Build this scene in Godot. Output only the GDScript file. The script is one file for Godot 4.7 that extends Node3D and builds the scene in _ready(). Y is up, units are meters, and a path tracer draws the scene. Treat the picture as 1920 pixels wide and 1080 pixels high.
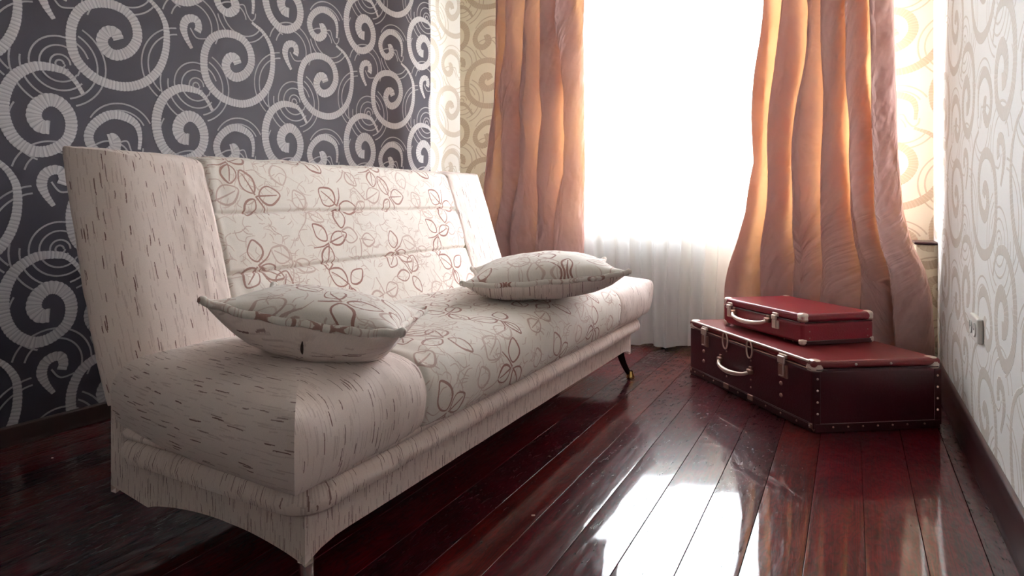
extends Node3D

# ---------------------------------------------------------------- mesh buffer
class Mb:
	var v := PackedVector3Array()
	var n := PackedVector3Array()
	var uv := PackedVector2Array()
	var idx := PackedInt32Array()
	var xf := Transform3D.IDENTITY

	func tri(a: int, b: int, c: int) -> void:
		var fn: Vector3 = (v[b] - v[a]).cross(v[c] - v[a])
		if fn.dot(n[a] + n[b] + n[c]) > 0.0:
			idx.append_array([a, c, b])
		else:
			idx.append_array([a, b, c])

	# rows: Array of PackedVector3Array; normals by finite differences
	func grid(rows: Array, uvs = null, flip := false, wrap := false) -> void:
		var nr := rows.size()
		var nc: int = rows[0].size()
		var base := v.size()
		for i in nr:
			for j in nc:
				var p: Vector3 = rows[i][j]
				var a: Vector3 = rows[i][(j + 1) % nc] if (wrap or j < nc - 1) else rows[i][j]
				var b: Vector3 = rows[i][(j - 1 + nc) % nc] if (wrap or j > 0) else rows[i][j]
				var c: Vector3 = rows[mini(i + 1, nr - 1)][j]
				var d: Vector3 = rows[maxi(i - 1, 0)][j]
				var du := a - b
				var dv := c - d
				if du.length() < 1e-7:
					var i2 := i + 1 if i < nr - 1 else i - 1
					du = rows[i2][(j + 1) % nc] - rows[i2][(j - 1 + nc) % nc]
				var nn := du.cross(dv)
				nn = nn.normalized() if nn.length() > 1e-14 else Vector3.UP
				if flip:
					nn = -nn
				v.append(xf * p)
				n.append((xf.basis.inverse().transposed() * nn).normalized())
				uv.append(uvs[i][j] if uvs != null else Vector2(float(j) / maxi(nc - 1, 1), float(i) / maxi(nr - 1, 1)))
		for i in nr - 1:
			for j in (nc if wrap else nc - 1):
				var p0 := base + i * nc + j
				var p1 := base + i * nc + (j + 1) % nc
				tri(p0, p1, p1 + nc)
				tri(p0, p1 + nc, p0 + nc)

	func face(pts: Array, uvs = null) -> void:  # flat convex polygon, normal by winding (counterclockwise seen from outside)
		var nn: Vector3 = (pts[1] - pts[0]).cross(pts[2] - pts[0]).normalized()
		var base := v.size()
		for i in pts.size():
			v.append(xf * (pts[i] as Vector3))
			n.append((xf.basis.inverse().transposed() * nn).normalized())
			uv.append(uvs[i] if uvs != null else Vector2(pts[i].x + pts[i].z, pts[i].y))
		for i in range(1, pts.size() - 1):
			tri(base, base + i, base + i + 1)

	func quad_out(pts: Array, from: Vector3, uvs = null) -> void:  # orient away from a point
		var nn: Vector3 = (pts[1] - pts[0]).cross(pts[2] - pts[0])
		var q: Array = pts.duplicate()
		var u = uvs
		if nn.dot((pts[0] + pts[2]) * 0.5 - from) < 0.0:
			q.reverse()
			if u != null:
				u = u.duplicate()
				u.reverse()
		face(q, u)

	func box(c: Vector3, s: Vector3, bev := 0.002) -> void:
		var h := s * 0.5
		bev = minf(bev, minf(h.x, minf(h.y, h.z)) * 0.95)
		var k := h - Vector3.ONE * bev
		for ax in 3:
			var b1 := (ax + 1) % 3
			var b2 := (ax + 2) % 3
			for sg in [-1.0, 1.0]:
				var q := []
				for cc in [[-1, -1], [1, -1], [1, 1], [-1, 1]]:
					var p := Vector3.ZERO
					p[ax] = sg * h[ax]
					p[b1] = cc[0] * k[b1]
					p[b2] = cc[1] * k[b2]
					q.append(c + p)
				quad_out(q, c)
			for s1 in [-1.0, 1.0]:
				for s2 in [-1.0, 1.0]:
					var q := []
					for cc in [[0, -1], [0, 1], [1, 1], [1, -1]]:
						var p := Vector3.ZERO
						p[ax] = cc[1] * k[ax]
						p[b1] = s1 * (h[b1] if cc[0] == 0 else k[b1])
						p[b2] = s2 * (k[b2] if cc[0] == 0 else h[b2])
						q.append(c + p)
					quad_out(q, c)
		for sx in [-1.0, 1.0]:
			for sy in [-1.0, 1.0]:
				for sz in [-1.0, 1.0]:
					var a := c + Vector3(sx * h.x, sy * k.y, sz * k.z)
					var b := c + Vector3(sx * k.x, sy * h.y, sz * k.z)
					var d := c + Vector3(sx * k.x, sy * k.y, sz * h.z)
					var nn := (b - a).cross(d - a)
					face([a, b, d] if nn.dot(a - c) > 0 else [a, d, b])

	func rbox(c: Vector3, s: Vector3, r: float, k := 4) -> void:  # box with round edges
		var h := s * 0.5 - Vector3.ONE * r
		var rows := []
		var nrm := []
		var lat := []
		for i in k + 1:
			lat.append([-PI / 2 + PI / 2 * i / k, -1.0])
		for i in k + 1:
			lat.append([PI / 2 * i / k, 1.0])
		var lon := []
		for q in 4:
			for i in k + 1:
				lon.append([PI / 2 * (q + float(i) / k), q])
		var base := v.size()
		for la in lat:
			for lo in lon:
				var d := Vector3(cos(la[0]) * cos(lo[0]), sin(la[0]), cos(la[0]) * sin(lo[0]))
				var q: int = lo[1]
				var sg := Vector3(1 if (q == 0 or q == 3) else -1, la[1], 1 if q < 2 else -1)
				var p := c + h * sg + d * r
				v.append(xf * p)
				n.append((xf.basis.inverse().transposed() * d).normalized())
				uv.append(Vector2(p.x + p.z, p.y))
		var nc := lon.size()
		for i in lat.size() - 1:
			for j in nc:
				var p0 := base + i * nc + j
				var p1 := base + i * nc + (j + 1) % nc
				tri(p0, p1, p1 + nc)
				tri(p0, p1 + nc, p0 + nc)
		for top in [0, lat.size() - 1]:
			var m: int = base + top * nc
			for j in range(1, nc - 1):
				tri(m, m + j, m + j + 1)

	func tube(pts: Array, rad, sides := 8, caps := true, closed := false) -> void:
		var np := pts.size()
		var rows := []
		var up := Vector3.ZERO
		for i in np:
			var a: Vector3 = pts[(i - 1 + np) % np] if (closed or i > 0) else pts[i]
			var b: Vector3 = pts[(i + 1) % np] if (closed or i < np - 1) else pts[i]
			var t := (b - a).normalized()
			if up == Vector3.ZERO:
				up = Vector3.UP if absf(t.y) < 0.9 else Vector3.RIGHT
			up = (up - t * up.dot(t)).normalized()
			var w := t.cross(up)
			var r: float = rad[i] if rad is Array else rad
			var row := PackedVector3Array()
			for k in sides:
				var g := TAU * k / sides
				row.append(pts[i] + (up * cos(g) + w * sin(g)) * r)
			rows.append(row)
		if closed:
			rows.append(rows[0])
		if caps and not closed:
			var r0 := PackedVector3Array()
			var r1 := PackedVector3Array()
			for k in sides:
				r0.append(pts[0])
				r1.append(pts[np - 1])
			rows.push_front(r0)
			rows.push_back(r1)
		grid(rows, null, true, true)

	func lathe(c: Vector3, prof: Array, sides := 14, basis := Basis.IDENTITY) -> void:  # prof of [radius, height]
		var rows := []
		for q in prof:
			var row := PackedVector3Array()
			for k in sides:
				var g := TAU * k / sides
				row.append(c + basis * Vector3(cos(g) * q[0], q[1], sin(g) * q[0]))
			rows.append(row)
		grid(rows, null, true, true)

	func mesh() -> ArrayMesh:
		var a := []
		a.resize(Mesh.ARRAY_MAX)
		a[Mesh.ARRAY_VERTEX] = v
		a[Mesh.ARRAY_NORMAL] = n
		a[Mesh.ARRAY_TEX_UV] = uv
		a[Mesh.ARRAY_INDEX] = idx
		var m := ArrayMesh.new()
		m.add_surface_from_arrays(Mesh.PRIMITIVE_TRIANGLES, a)
		return m

# ---------------------------------------------------------------- nodes
var M := {}
var rng := RandomNumberGenerator.new()

func obj(called: String, m: Mesh, material: Material, parent: Node = self) -> MeshInstance3D:
	var o := MeshInstance3D.new()
	o.name = called if parent != self else numbered(called)
	o.mesh = m
	o.material_override = material
	o.cast_shadow = GeometryInstance3D.SHADOW_CASTING_SETTING_ON
	parent.add_child(o, true)
	return o

func numbered(called: String) -> String:
	if not has_node(called):
		return called
	var k := 1
	while has_node("%s_%03d" % [called, k]):
		k += 1
	return "%s_%03d" % [called, k]

func thing(called: String, label: String, category: String, at := Vector3.ZERO, turn := 0.0, group := "") -> Node3D:
	var o := Node3D.new()
	o.name = numbered(called)
	add_child(o)
	o.position = at
	o.rotation.y = turn
	return tag(o, label, category, group)

func tag(o: Node, label: String, category: String, group := "") -> Node:
	o.set_meta("label", label)
	o.set_meta("category", category)
	if group:
		o.set_meta("group", group)
	return o

func struct(o: Node, label: String, category: String) -> Node:
	o.set_meta("kind", "structure")
	return tag(o, label, category)

func bx(c: Vector3, s: Vector3, bev := 0.002) -> ArrayMesh:
	var b := Mb.new()
	b.box(c, s, bev)
	return b.mesh()

# ---------------------------------------------------------------- textures
func curve(pts: Array, closed := false) -> Array:  # Catmull-Rom through [x, y, width] triples
	var out := []
	var np := pts.size()
	for i in (np if closed else np - 1):
		var p0: Vector3 = pts[(i - 1 + np) % np] if (closed or i > 0) else pts[0]
		var p1: Vector3 = pts[i]
		var p2: Vector3 = pts[(i + 1) % np]
		var p3: Vector3 = pts[(i + 2) % np] if (closed or i + 2 < np) else pts[np - 1]
		var steps := maxi(2, int(Vector2(p2.x - p1.x, p2.y - p1.y).length() / 0.3))
		for k in steps:
			var t := float(k) / steps
			out.append(0.5 * ((2.0 * p1) + (p2 - p0) * t + (2.0 * p0 - 5.0 * p1 + 4.0 * p2 - p3) * t * t + (3.0 * p1 - p0 - 3.0 * p2 + p3) * t * t * t))
	return out

func stroke(buf: PackedByteArray, w: int, h: int, pts: Array, value: int, rib := 0.0, closed := false) -> void:
	var c := curve(pts, closed)
	var arc := 0.0
	for i in c.size() - 1:
		var p: Vector3 = c[i]
		var q: Vector3 = c[i + 1]
		var d := Vector2(q.x - p.x, q.y - p.y)
		if d.length() < 1e-6:
			continue
		arc += d.length()
		d = d.normalized()
		var half := p.z * 0.5
		var val := value
		if rib > 0.0:
			var f := fmod(arc, rib) / rib
			val = int(value - 75.0 * pow(f, 2.5) - 18.0 * sin(arc * 0.37) * sin(arc * 0.11))
			half *= 0.95 + 0.09 * sin(f * PI)
		var k := -half
		while k <= half:
			var x := posmod(int(p.x - d.y * k), w)
			var y := posmod(int(p.y + d.x * k), h)
			buf[y * w + x] = clampi(val - (40 if rib > 0.0 and absf(k) > half - 1.2 else 0), 0, 255)
			k += 0.5

func arc_pts(cx: float, cy: float, r0: float, r1: float, a0: float, a1: float, wd: float, s: float) -> Array:
	var out := []
	for i in 17:
		var t := i / 16.0
		var a := deg_to_rad(lerpf(a0, a1, t))
		var r := lerpf(r0, r1, t)
		out.append(Vector3((cx + cos(a) * r) * s, -(cy + sin(a) * r) * s, wd * s))
	return out

func tinted(buf: PackedByteArray, w: int, h: int, low: Color, high: Color, grain := 0.0) -> ImageTexture:
	var lut := []
	for i in 256:
		lut.append(low.lerp(high, i / 255.0))
	var out := PackedByteArray()
	out.resize(w * h * 3)
	var r := 1
	for i in w * h:
		var c: Color = lut[buf[i]]
		r = (r * 1103515245 + 12345) & 0x7fffffff
		var g := 1.0 + grain * (((r >> 12) & 255) / 255.0 - 0.5)
		out[i * 3] = clampi(int(c.r * 255.0 * g), 0, 255)
		out[i * 3 + 1] = clampi(int(c.g * 255.0 * g), 0, 255)
		out[i * 3 + 2] = clampi(int(c.b * 255.0 * g), 0, 255)
	return ImageTexture.create_from_image(Image.create_from_data(w, h, false, Image.FORMAT_RGB8, out))

func grey(buf: PackedByteArray, w: int, h: int) -> ImageTexture:
	return ImageTexture.create_from_image(Image.create_from_data(w, h, false, Image.FORMAT_L8, buf))

func wallpaper_mask(w: int, h: int, P: float) -> PackedByteArray:
	var buf := PackedByteArray()
	buf.resize(w * h)
	var s := w / P  # pixels a metre
	var ln := 0.0054
	# thin printed lines
	for a in [[0.02, 1.275, 0.033, 0.030, 0, 330], [0.02, 1.275, 0.065, 0.062, -30, 330], [0.02, 1.275, 0.096, 0.092, 20, 320],
			[0.02, 1.275, 0.122, 0.122, -75, 62], [0.02, 1.275, 0.15, 0.15, -70, 62], [0.02, 1.275, 0.12, 0.125, 175, 245], [0.02, 1.275, 0.15, 0.155, 170, 250], [0.02, 1.275, 0.012, 0.016, 0, 360],
			[0.46, 1.335, 0.160, 0.160, 98, 232], [0.46, 1.335, 0.135, 0.135, 98, 230],
			[0.225, 1.04, 0.122, 0.122, 28, 152], [0.225, 1.04, 0.096, 0.096, 30, 148],
			[0.50, 1.525, 0.095, 0.085, -28, 165], [0.50, 1.525, 0.125, 0.122, -28, 165],
			[0.745, 1.632, 0.102, 0.102, 195, 330], [0.745, 1.632, 0.128, 0.128, 195, 330],
			[0.20, 0.94, 0.06, 0.09, 20, 140], [0.5, 1.06, 0.13, 0.13, 150, 250]]:
		stroke(buf, w, h, arc_pts(a[0], a[1], a[2], a[3], a[4], a[5], ln, s), 188)
	for l in [[0.497, 1.508, 0.526, 1.474, 0.577, 1.482], [1.205, 1.651, 1.25, 1.668, 1.268, 1.632, 1.29, 1.608, 1.308, 1.622, 1.312, 1.645]]:
		var q := []
		for i in l.size() / 2:
			q.append(Vector3(l[i * 2] * s, -l[i * 2 + 1] * s, ln * s))
		stroke(buf, w, h, q, 188)
	# ribbed ribbons: path points and widths
	var A := [.790, 1.600, .808, 1.591, .843, 1.573, .878, 1.536, .900, 1.480, .896, 1.388, .865, 1.308, .808, 1.252, .733, 1.227, .645, 1.240, .584, 1.287, .560, 1.345, .561, 1.420, .592, 1.485, .653, 1.520, .725, 1.521, .774, 1.484, .787, 1.421, .757, 1.365, .708, 1.340, .672, 1.355, .660, 1.388, .678, 1.420, .706, 1.424, .718, 1.400]
	var B := [.093, 1.181, .068, 1.221, .039, 1.248, .001, 1.257, -.054, 1.253, -.107, 1.218, -.136, 1.168, -.147, 1.107, -.136, 1.043, -.107, .995, -.059, .966, -.009, .972, .039, 1.007, .056, 1.057, .048, 1.104, .019, 1.138, -.018, 1.144, -.050, 1.119, -.059, 1.082, -.041, 1.053, -.012, 1.050]
	var C := [.504, 1.426, .480, 1.464, .468, 1.501, .478, 1.535, .504, 1.550, .527, 1.545, .534, 1.520, .528, 1.500]
	var D := [1.297, 1.640, 1.300, 1.690, 1.285, 1.735, 1.240, 1.760, 1.189, 1.760, 1.138, 1.722, 1.118, 1.675, 1.135, 1.630, 1.173, 1.614, 1.208, 1.640, 1.205, 1.672, 1.185, 1.668]
	for it in [[A, 0.012, 0.033, 0.040], [B, 0.014, 0.037, 0.046], [C, 0.014, 0.032, 0.030], [D, 0.012, 0.032, 0.040]]:
		var pts: Array = it[0]
		var q := []
		var np := pts.size() / 2
		for i in np:
			var t := float(i) / (np - 1)
			var wd: float = lerpf(it[1], it[2], smoothstep(0.0, 0.3, t))
			wd = lerpf(wd, it[3], smoothstep(0.6, 0.85, t))
			q.append(Vector3(pts[i * 2] * s, -pts[i * 2 + 1] * s, wd * s))
		stroke(buf, w, h, q, 245, 0.0125 * s)
	return buf

func leaf_mask(w: int) -> PackedByteArray:
	var buf := PackedByteArray()
	buf.resize(w * w)
	rng.seed = 5
	var u := w / 0.62
	for i in 420:  # faint sprigs
		var p := Vector2(rng.randf(), rng.randf()) * w
		var a := rng.randf() * TAU
		var l := rng.randf_range(0.02, 0.055) * u
		var d := Vector2(cos(a), sin(a)) * l
		var e := Vector2(-d.y, d.x) * rng.randf_range(-0.35, 0.35)
		stroke(buf, w, w, [Vector3(p.x, p.y, 2.0), Vector3(p.x + d.x * 0.5 + e.x, p.y + d.y * 0.5 + e.y, 2.6), Vector3(p.x + d.x, p.y + d.y, 1.2)], rng.randi_range(50, 105))
	var sites := []
	for gy in 4:
		for gx in 4:
			sites.append(Vector2((gx + 0.5 + (0.5 if gy % 2 else 0.0)) / 4.0 + rng.randf_range(-0.05, 0.05), (gy + 0.5) / 4.0 + rng.randf_range(-0.05, 0.05)) * w)
	for k in sites.size():
		var c: Vector2 = sites[k]
		var strong: int = [240, 120, 200, 90][k % 4]
		var wd := 0.0048 * u
		var a0 := rng.randf() * TAU
		for leaf in ([0.0, 2.1, 4.0] if k % 2 == 0 else [0.4, 3.3]):
			var a: float = a0 + leaf + rng.randf_range(-0.2, 0.2)
			var dir := Vector2(cos(a), sin(a))
			var side := Vector2(-dir.y, dir.x)
			var l := rng.randf_range(0.060, 0.085) * u
			var hw := l * rng.randf_range(0.28, 0.45)
			var s0 := c + dir * 0.012 * u
			var ring := []
			for t in [[0.0, 0.0], [0.2, 0.75], [0.5, 1.0], [0.8, 0.6], [1.0, 0.0], [0.8, -0.6], [0.5, -1.0], [0.2, -0.75]]:
				var p: Vector2 = s0 + dir * l * t[0] + side * hw * t[1]
				ring.append(Vector3(p.x, p.y, wd * (1.25 if t[1] < 0 else 0.8)))
			stroke(buf, w, w, ring, strong, 0.0, true)
			if rng.randf() < 0.5:
				var p1 := s0 - dir * l * 0.1
				var p2 := s0 + dir * l * 0.85
				stroke(buf, w, w, [Vector3(p1.x, p1.y, wd), Vector3((p1.x + p2.x) / 2 + hw * 0.1, (p1.y + p2.y) / 2, wd * 0.8), Vector3(p2.x, p2.y, wd * 0.5)], strong)
		var tail := c + Vector2(cos(a0 + 5.2), sin(a0 + 5.2)) * 0.07 * u
		stroke(buf, w, w, [Vector3(c.x, c.y, wd), Vector3((c.x + tail.x) / 2 + 6, (c.y + tail.y) / 2 - 5, wd * 0.8), Vector3(tail.x, tail.y, wd * 0.5)], strong)
	return buf

func dash_mask(w: int, count: int, seed_: int) -> PackedByteArray:
	var buf := PackedByteArray()
	buf.resize(w * w)
	rng.seed = seed_
	for i in 500:  # faint slubs
		var x := rng.randf() * w
		var y := rng.randf() * w
		stroke(buf, w, w, [Vector3(x, y, 1.5), Vector3(x + rng.randf_range(-2, 2), y + rng.randf_range(20, 70), 1.5)], rng.randi_range(20, 55))
	for i in count:
		var x := (i + rng.randf_range(0.1, 0.9)) / count * w
		var y := rng.randf() * w
		var l := rng.randf_range(22, 60)
		stroke(buf, w, w, [Vector3(x, y, 1.4), Vector3(x + rng.randf_range(-1, 1), y + l * 0.5, rng.randf_range(1.5, 2.4)), Vector3(x + rng.randf_range(-2, 2), y + l, 1.2)], rng.randi_range(150, 255))
	return buf

func noise_tex(w: int, h: int, fx: float, fy: float, seed_: int, octaves := 3) -> ImageTexture:
	var fn := FastNoiseLite.new()
	fn.seed = seed_
	fn.frequency = 1.0
	fn.fractal_octaves = octaves
	var buf := PackedByteArray()
	buf.resize(w * h)
	for y in h:
		var b := TAU * y / h
		for x in w:
			var a := float(x) / w
			# wraps in y, mirrored in x
			var xx := absf(a - 0.5) * 2.0
			buf[y * w + x] = clampi(int(128 + 150 * fn.get_noise_3d(xx * fx, cos(b) * fy, sin(b) * fy)), 0, 255)
	return grey(buf, w, h)

func wood_tex(base: Color, dark: Color, seed_: int) -> ImageTexture:
	var w := 128
	var h := 1024
	var fn := FastNoiseLite.new()
	fn.seed = seed_
	fn.frequency = 1.0
	fn.fractal_octaves = 4
	var out := PackedByteArray()
	out.resize(w * h * 3)
	for y in h:
		var b := TAU * y / h
		var cy := cos(b)
		var sy := sin(b)
		for x in w:
			var a := float(x) / w
			var wob := fn.get_noise_3d(a * 1.2, cy * 1.3, sy * 1.3) * 1.6
			var ring := absf(fposmod((a - 0.45) * (a - 0.45) * 14.0 + wob * 3.0 + a * 2.0, 1.0) - 0.5) * 2.0
			var fib := fn.get_noise_3d(a * 30.0, cy * 1.6, sy * 1.6)
			var big := fn.get_noise_3d(a * 1.0 + 7.0, cy * 2.0, sy * 2.0)
			var t := clampf(0.35 + 0.45 * pow(ring, 3.0) + 0.5 * fib + 0.35 * big, 0.0, 1.0)
			var c := base.lerp(dark, t)
			var o := (y * w + x) * 3
			out[o] = int(c.r * 255)
			out[o + 1] = int(c.g * 255)
			out[o + 2] = int(c.b * 255)
	return ImageTexture.create_from_image(Image.create_from_data(w, h, false, Image.FORMAT_RGB8, out))

func mat(c: Color, rough := 0.8, metal := 0.0) -> StandardMaterial3D:
	var m := StandardMaterial3D.new()
	m.albedo_color = c
	m.roughness = rough
	m.metallic = metal
	m.cull_mode = BaseMaterial3D.CULL_DISABLED
	return m

func tex(t: Texture2D, rough: float, su := 1.0, sv := 1.0, ou := 0.0, ov := 0.0) -> StandardMaterial3D:
	var m := mat(Color.WHITE, rough)
	m.albedo_texture = t
	m.uv1_scale = Vector3(su, sv, 1)
	m.uv1_offset = Vector3(ou, ov, 0)
	return m

func relief(m: StandardMaterial3D, t: Texture2D, cm: float) -> StandardMaterial3D:
	m.heightmap_enabled = true
	m.heightmap_texture = t
	m.heightmap_scale = cm
	return m

func materials() -> void:
	var P := 0.503
	var V := 0.645
	var w := 704
	var h := int(round(w / P * V))
	var mk := wallpaper_mask(w, h, P)
	var hm := grey(mk, w, h)
	M.paper_dark = relief(tex(tinted(mk, w, h, Color8(66, 62, 75), Color8(204, 200, 202), 0.08), 0.55, 1 / P, 1 / V), hm, 0.12)
	var pale := tinted(mk, w, h, Color8(245, 246, 243), Color8(212, 206, 196), 0.03)
	M.paper_pale = relief(tex(pale, 0.6, 1 / P, 1 / V), hm, 0.10)
	M.paper_right = relief(tex(pale, 0.6, 1 / 0.56, 1 / 0.64, 0.55, 0.1), hm, 0.12)
	var cream := tinted(mk, w, h, Color8(238, 226, 200), Color8(202, 180, 150), 0.03)
	M.paper_cream = relief(tex(cream, 0.6, 1 / 0.56, 1 / 0.64, 0.2, 0.3), hm, 0.10)
	var lf := tinted(leaf_mask(768), 768, 768, Color8(242, 233, 224), Color8(164, 116, 104), 0.05)
	M.leaf = tex(lf, 0.85, 1 / 0.62, 1 / 0.62)
	M.leaf_pillow = tex(lf, 0.85, 1 / 0.62, 1 / 0.62, 0.1, 0.0)
	var weave := noise_tex(256, 256, 60.0, 14.0, 3, 2)
	var d1 := tinted(dash_mask(640, 120, 11), 640, 640, Color8(243, 226, 218), Color8(132, 96, 88), 0.05)
	var d2 := tinted(dash_mask(640, 260, 12), 640, 640, Color8(241, 222, 213), Color8(136, 96, 88), 0.05)
	M.dash = tex(d1, 0.85, 2.0, 2.0)
	M.dash_dense = tex(d2, 0.85, 3.0, 2.6)
	for k in ["leaf", "leaf_pillow", "dash", "dash_dense"]:
		var m: StandardMaterial3D = M[k]
		m.rim_enabled = true
		m.rim = 0.3
	M.wood = []
	for k in [[Color8(108, 1, 16), Color8(42, 0, 6), 1], [Color8(90, 1, 19), Color8(32, 0, 6), 2], [Color8(104, 14, 10), Color8(40, 2, 4), 3], [Color8(76, 1, 14), Color8(24, 0, 4), 4]]:
		var m := tex(wood_tex(k[0], k[1], k[2]), 0.32, 1.0, 0.45)
		m.metallic_specular = 0.2
		m.clearcoat_enabled = true
		m.clearcoat = 1.0
		m.clearcoat_roughness = 0.05
		M.wood.append(m)
	var wob := noise_tex(128, 512, 2.2, 5.0, 9, 3)
	for m in M.wood:
		relief(m, wob, 0.16)
	M.base_wood = mat(Color8(48, 10, 10), 0.3)
	M.base_wood.clearcoat_enabled = true
	M.base_wood.clearcoat = 0.6
	M.sub = mat(Color8(120, 70, 66), 0.9)
	M.white = mat(Color8(235, 234, 230), 0.9)
	M.gloss_white = mat(Color8(240, 239, 234), 0.35)
	M.chrome = mat(Color8(225, 222, 220), 0.12, 1.0)
	M.brass = mat(Color8(225, 190, 120), 0.2, 1.0)
	M.dark_leg = mat(Color8(60, 48, 46), 0.2, 0.8)
	M.glass = mat(Color(1, 1, 1, 0.06), 0.02)
	M.glass.transparency = BaseMaterial3D.TRANSPARENCY_ALPHA
	var crush := noise_tex(256, 256, 14.0, 1.6, 21, 4)
	M.curtain = mat(Color8(214, 176, 172), 0.42)
	M.curtain.backlight_enabled = true
	M.curtain.backlight = Color(0.61, 0.46, 0.30)
	M.curtain.uv1_scale = Vector3(2.2, 0.9, 1)
	M.curtain.rim_enabled = true
	M.curtain.rim = 0.5
	relief(M.curtain, crush, 0.9)
	M.sheer = mat(Color(0.98, 0.98, 0.98, 0.78), 0.9)
	M.sheer.transparency = BaseMaterial3D.TRANSPARENCY_ALPHA
	M.sheer.backlight_enabled = true
	M.sheer.backlight = Color(0.62, 0.62, 0.62)
	M.iron = mat(Color8(222, 220, 214), 0.5)
	M.iron_dark = mat(Color8(60, 58, 58), 0.7)
	var lea := noise_tex(256, 256, 22.0, 9.0, 31, 3)
	for k in [["case_dark", Color8(74, 18, 30)], ["case_red", Color8(138, 8, 36)], ["case_lid", Color8(126, 36, 40)], ["case_band", Color8(62, 14, 22)]]:
		var m := mat(k[1], 0.36)
		m.clearcoat_enabled = true
		m.clearcoat = 0.35
		m.clearcoat_roughness = 0.25
		m.uv1_scale = Vector3(3, 3, 3)
		relief(m, lea, 0.06)
		M[k[0]] = m
	M.steel = mat(Color8(228, 210, 200), 0.42, 0.7)
	M.old_metal = mat(Color8(176, 140, 128), 0.38, 0.9)
	M.slit = mat(Color8(60, 40, 36), 0.9)
	M.flake = mat(Color8(225, 215, 205), 0.8)

# ---------------------------------------------------------------- sofa
func fbm(p: Vector3) -> float:
	return noise.get_noise_3d(p.x, p.y, p.z)

var noise := FastNoiseLite.new()

# a mitred, rounded upholstery block: x0..x1 long, z0..z1 deep, prof = [offset, height] from the bottom edge up; split at xa and xb
func block(x0: float, x1: float, z0: float, z1: float, prof: Array, xa: float, xb: float, crown: float, seams: Array, puff := 0.006, taper := 0.0, kf := 1.0, ear_h := 0.0) -> Array:
	var pr := []
	for i in prof.size() - 1:  # refine the profile
		for k in 3:
			var p0: Array = prof[maxi(i - 1, 0)]
			var p1: Array = prof[i]
			var p2: Array = prof[i + 1]
			var p3: Array = prof[mini(i + 2, prof.size() - 1)]
			var t := k / 3.0
			var q := []
			for c in 2:
				q.append(0.5 * (2.0 * p1[c] + (p2[c] - p0[c]) * t + (2.0 * p0[c] - 5.0 * p1[c] + 4.0 * p2[c] - p3[c]) * t * t + (3.0 * p1[c] - p0[c] - 3.0 * p2[c] + p3[c]) * t * t * t))
			pr.append(q)
	pr.append(prof[-1])
	var last: Array = pr[-1]
	var sec := []  # [z, h, o, arc]
	for q in pr:
		sec.append([z1 + q[0] * (kf if q[0] < 0.0 else 1.0), q[1], q[0]])
	var zf: float = z1 + last[0] * kf
	var zb: float = z0 - last[0] * kf
	var nt := 170
	for i in range(1, nt):
		sec.append([lerpf(zf, zb, float(i) / nt), last[1], last[0]])
	for i in range(pr.size() - 1, -1, -1):
		sec.append([z0 - pr[i][0] * (kf if pr[i][0] < 0.0 else 1.0), pr[i][1], pr[i][0]])
	var arc := 0.0
	var arcs := []
	for i in sec.size():
		if i > 0:
			arc += Vector2(sec[i][0] - sec[i - 1][0], sec[i][1] - sec[i - 1][1]).length()
		arcs.append(arc)
	var earc := [0.0]  # arc along the end face's own profile
	for i in range(1, pr.size()):
		earc.append(earc[i - 1] + Vector2(pr[i][0] - pr[i - 1][0], pr[i][1] - pr[i - 1][1]).length())
	var meshes := []
	for part in 3:
		var nx := 70 if part == 1 else 26
		var rows := []
		var uvs := []
		for i in sec.size():
			var s: Array = sec[i]
			var o: float = s[2]
			var a: float = x0 - o if part == 0 else (xa if part == 1 else xb)
			var b: float = xa if part == 0 else (xb if part == 1 else x1 + o)
			var row := PackedVector3Array()
			var ur := PackedVector2Array()
			for j in nx + 1:
				var t := float(j) / nx
				if part == 1:
					t = 0.5 - 0.5 * cos(PI * t) if true else t
				elif part == 0:
					t = sin(t * PI / 2)
				else:
					t = 1.0 - cos(t * PI / 2)
				var x := lerpf(a, b, t)
				row.append(Vector3(x + taper_at(x, s[0], x0, x1, z0, z1, taper), s[1], s[0]))
				ur.append(Vector2(x, arcs[i]))
			rows.append(row)
			uvs.append(ur)
		displace(rows, zf, zb, x0, x1, xa, xb, crown, seams, puff, part)
		if ear_h > 0.0:
			for row_i in rows.size():
				for j in nx + 1:
					rows[row_i][j] += ear(rows[row_i][j], x0, x1, z1, ear_h)
		var mb := Mb.new()
		mb.grid(rows, uvs)
		if part != 1:  # the end face
			var er := []
			var eu := []
			var nz := 40
			for i in pr.size():
				var q: Array = pr[i]
				var row := PackedVector3Array()
				var ur := PackedVector2Array()
				for j in nz + 1:
					var t := float(j) / nz
					var zo: float = q[0] * (kf if q[0] < 0.0 else 1.0)
					var z := lerpf(z1 + zo, z0 - zo, t)
					var bulge := 0.012 * pow(sin(PI * t), 0.6) * sin(PI * i / (pr.size() - 1.0))
					var x: float = (x0 - q[0] - bulge) if part == 0 else (x1 + q[0] + bulge)
					var p := Vector3(x, q[1], z)
					p.x += fbm(p * 5.0) * puff * 1.2 * sin(PI * t) + taper_at(x, z, x0, x1, z0, z1, taper)
					if ear_h > 0.0:
						p += ear(p, x0, x1, z1, ear_h)
					row.append(p)
					ur.append(Vector2(earc[i], z))
				er.append(row)
				eu.append(ur)
			mb.grid(er, eu, part == 0)
		meshes.append(mb.mesh())
	return meshes

func ear(p: Vector3, x0: float, x1: float, z1: float, h: float) -> Vector3:  # pointed corners of the seat cover
	var out := Vector3.ZERO
	for c in [[x0, -1.0], [x1, 1.0]]:
		var d := p - Vector3(c[0], h, z1)
		var w := exp(-(d.x * d.x + d.z * d.z) / 0.0016 - d.y * d.y / 0.0014)
		out += Vector3(c[1] * 0.55, 0.45, 0.6) * 0.024 * w
	return out

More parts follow.
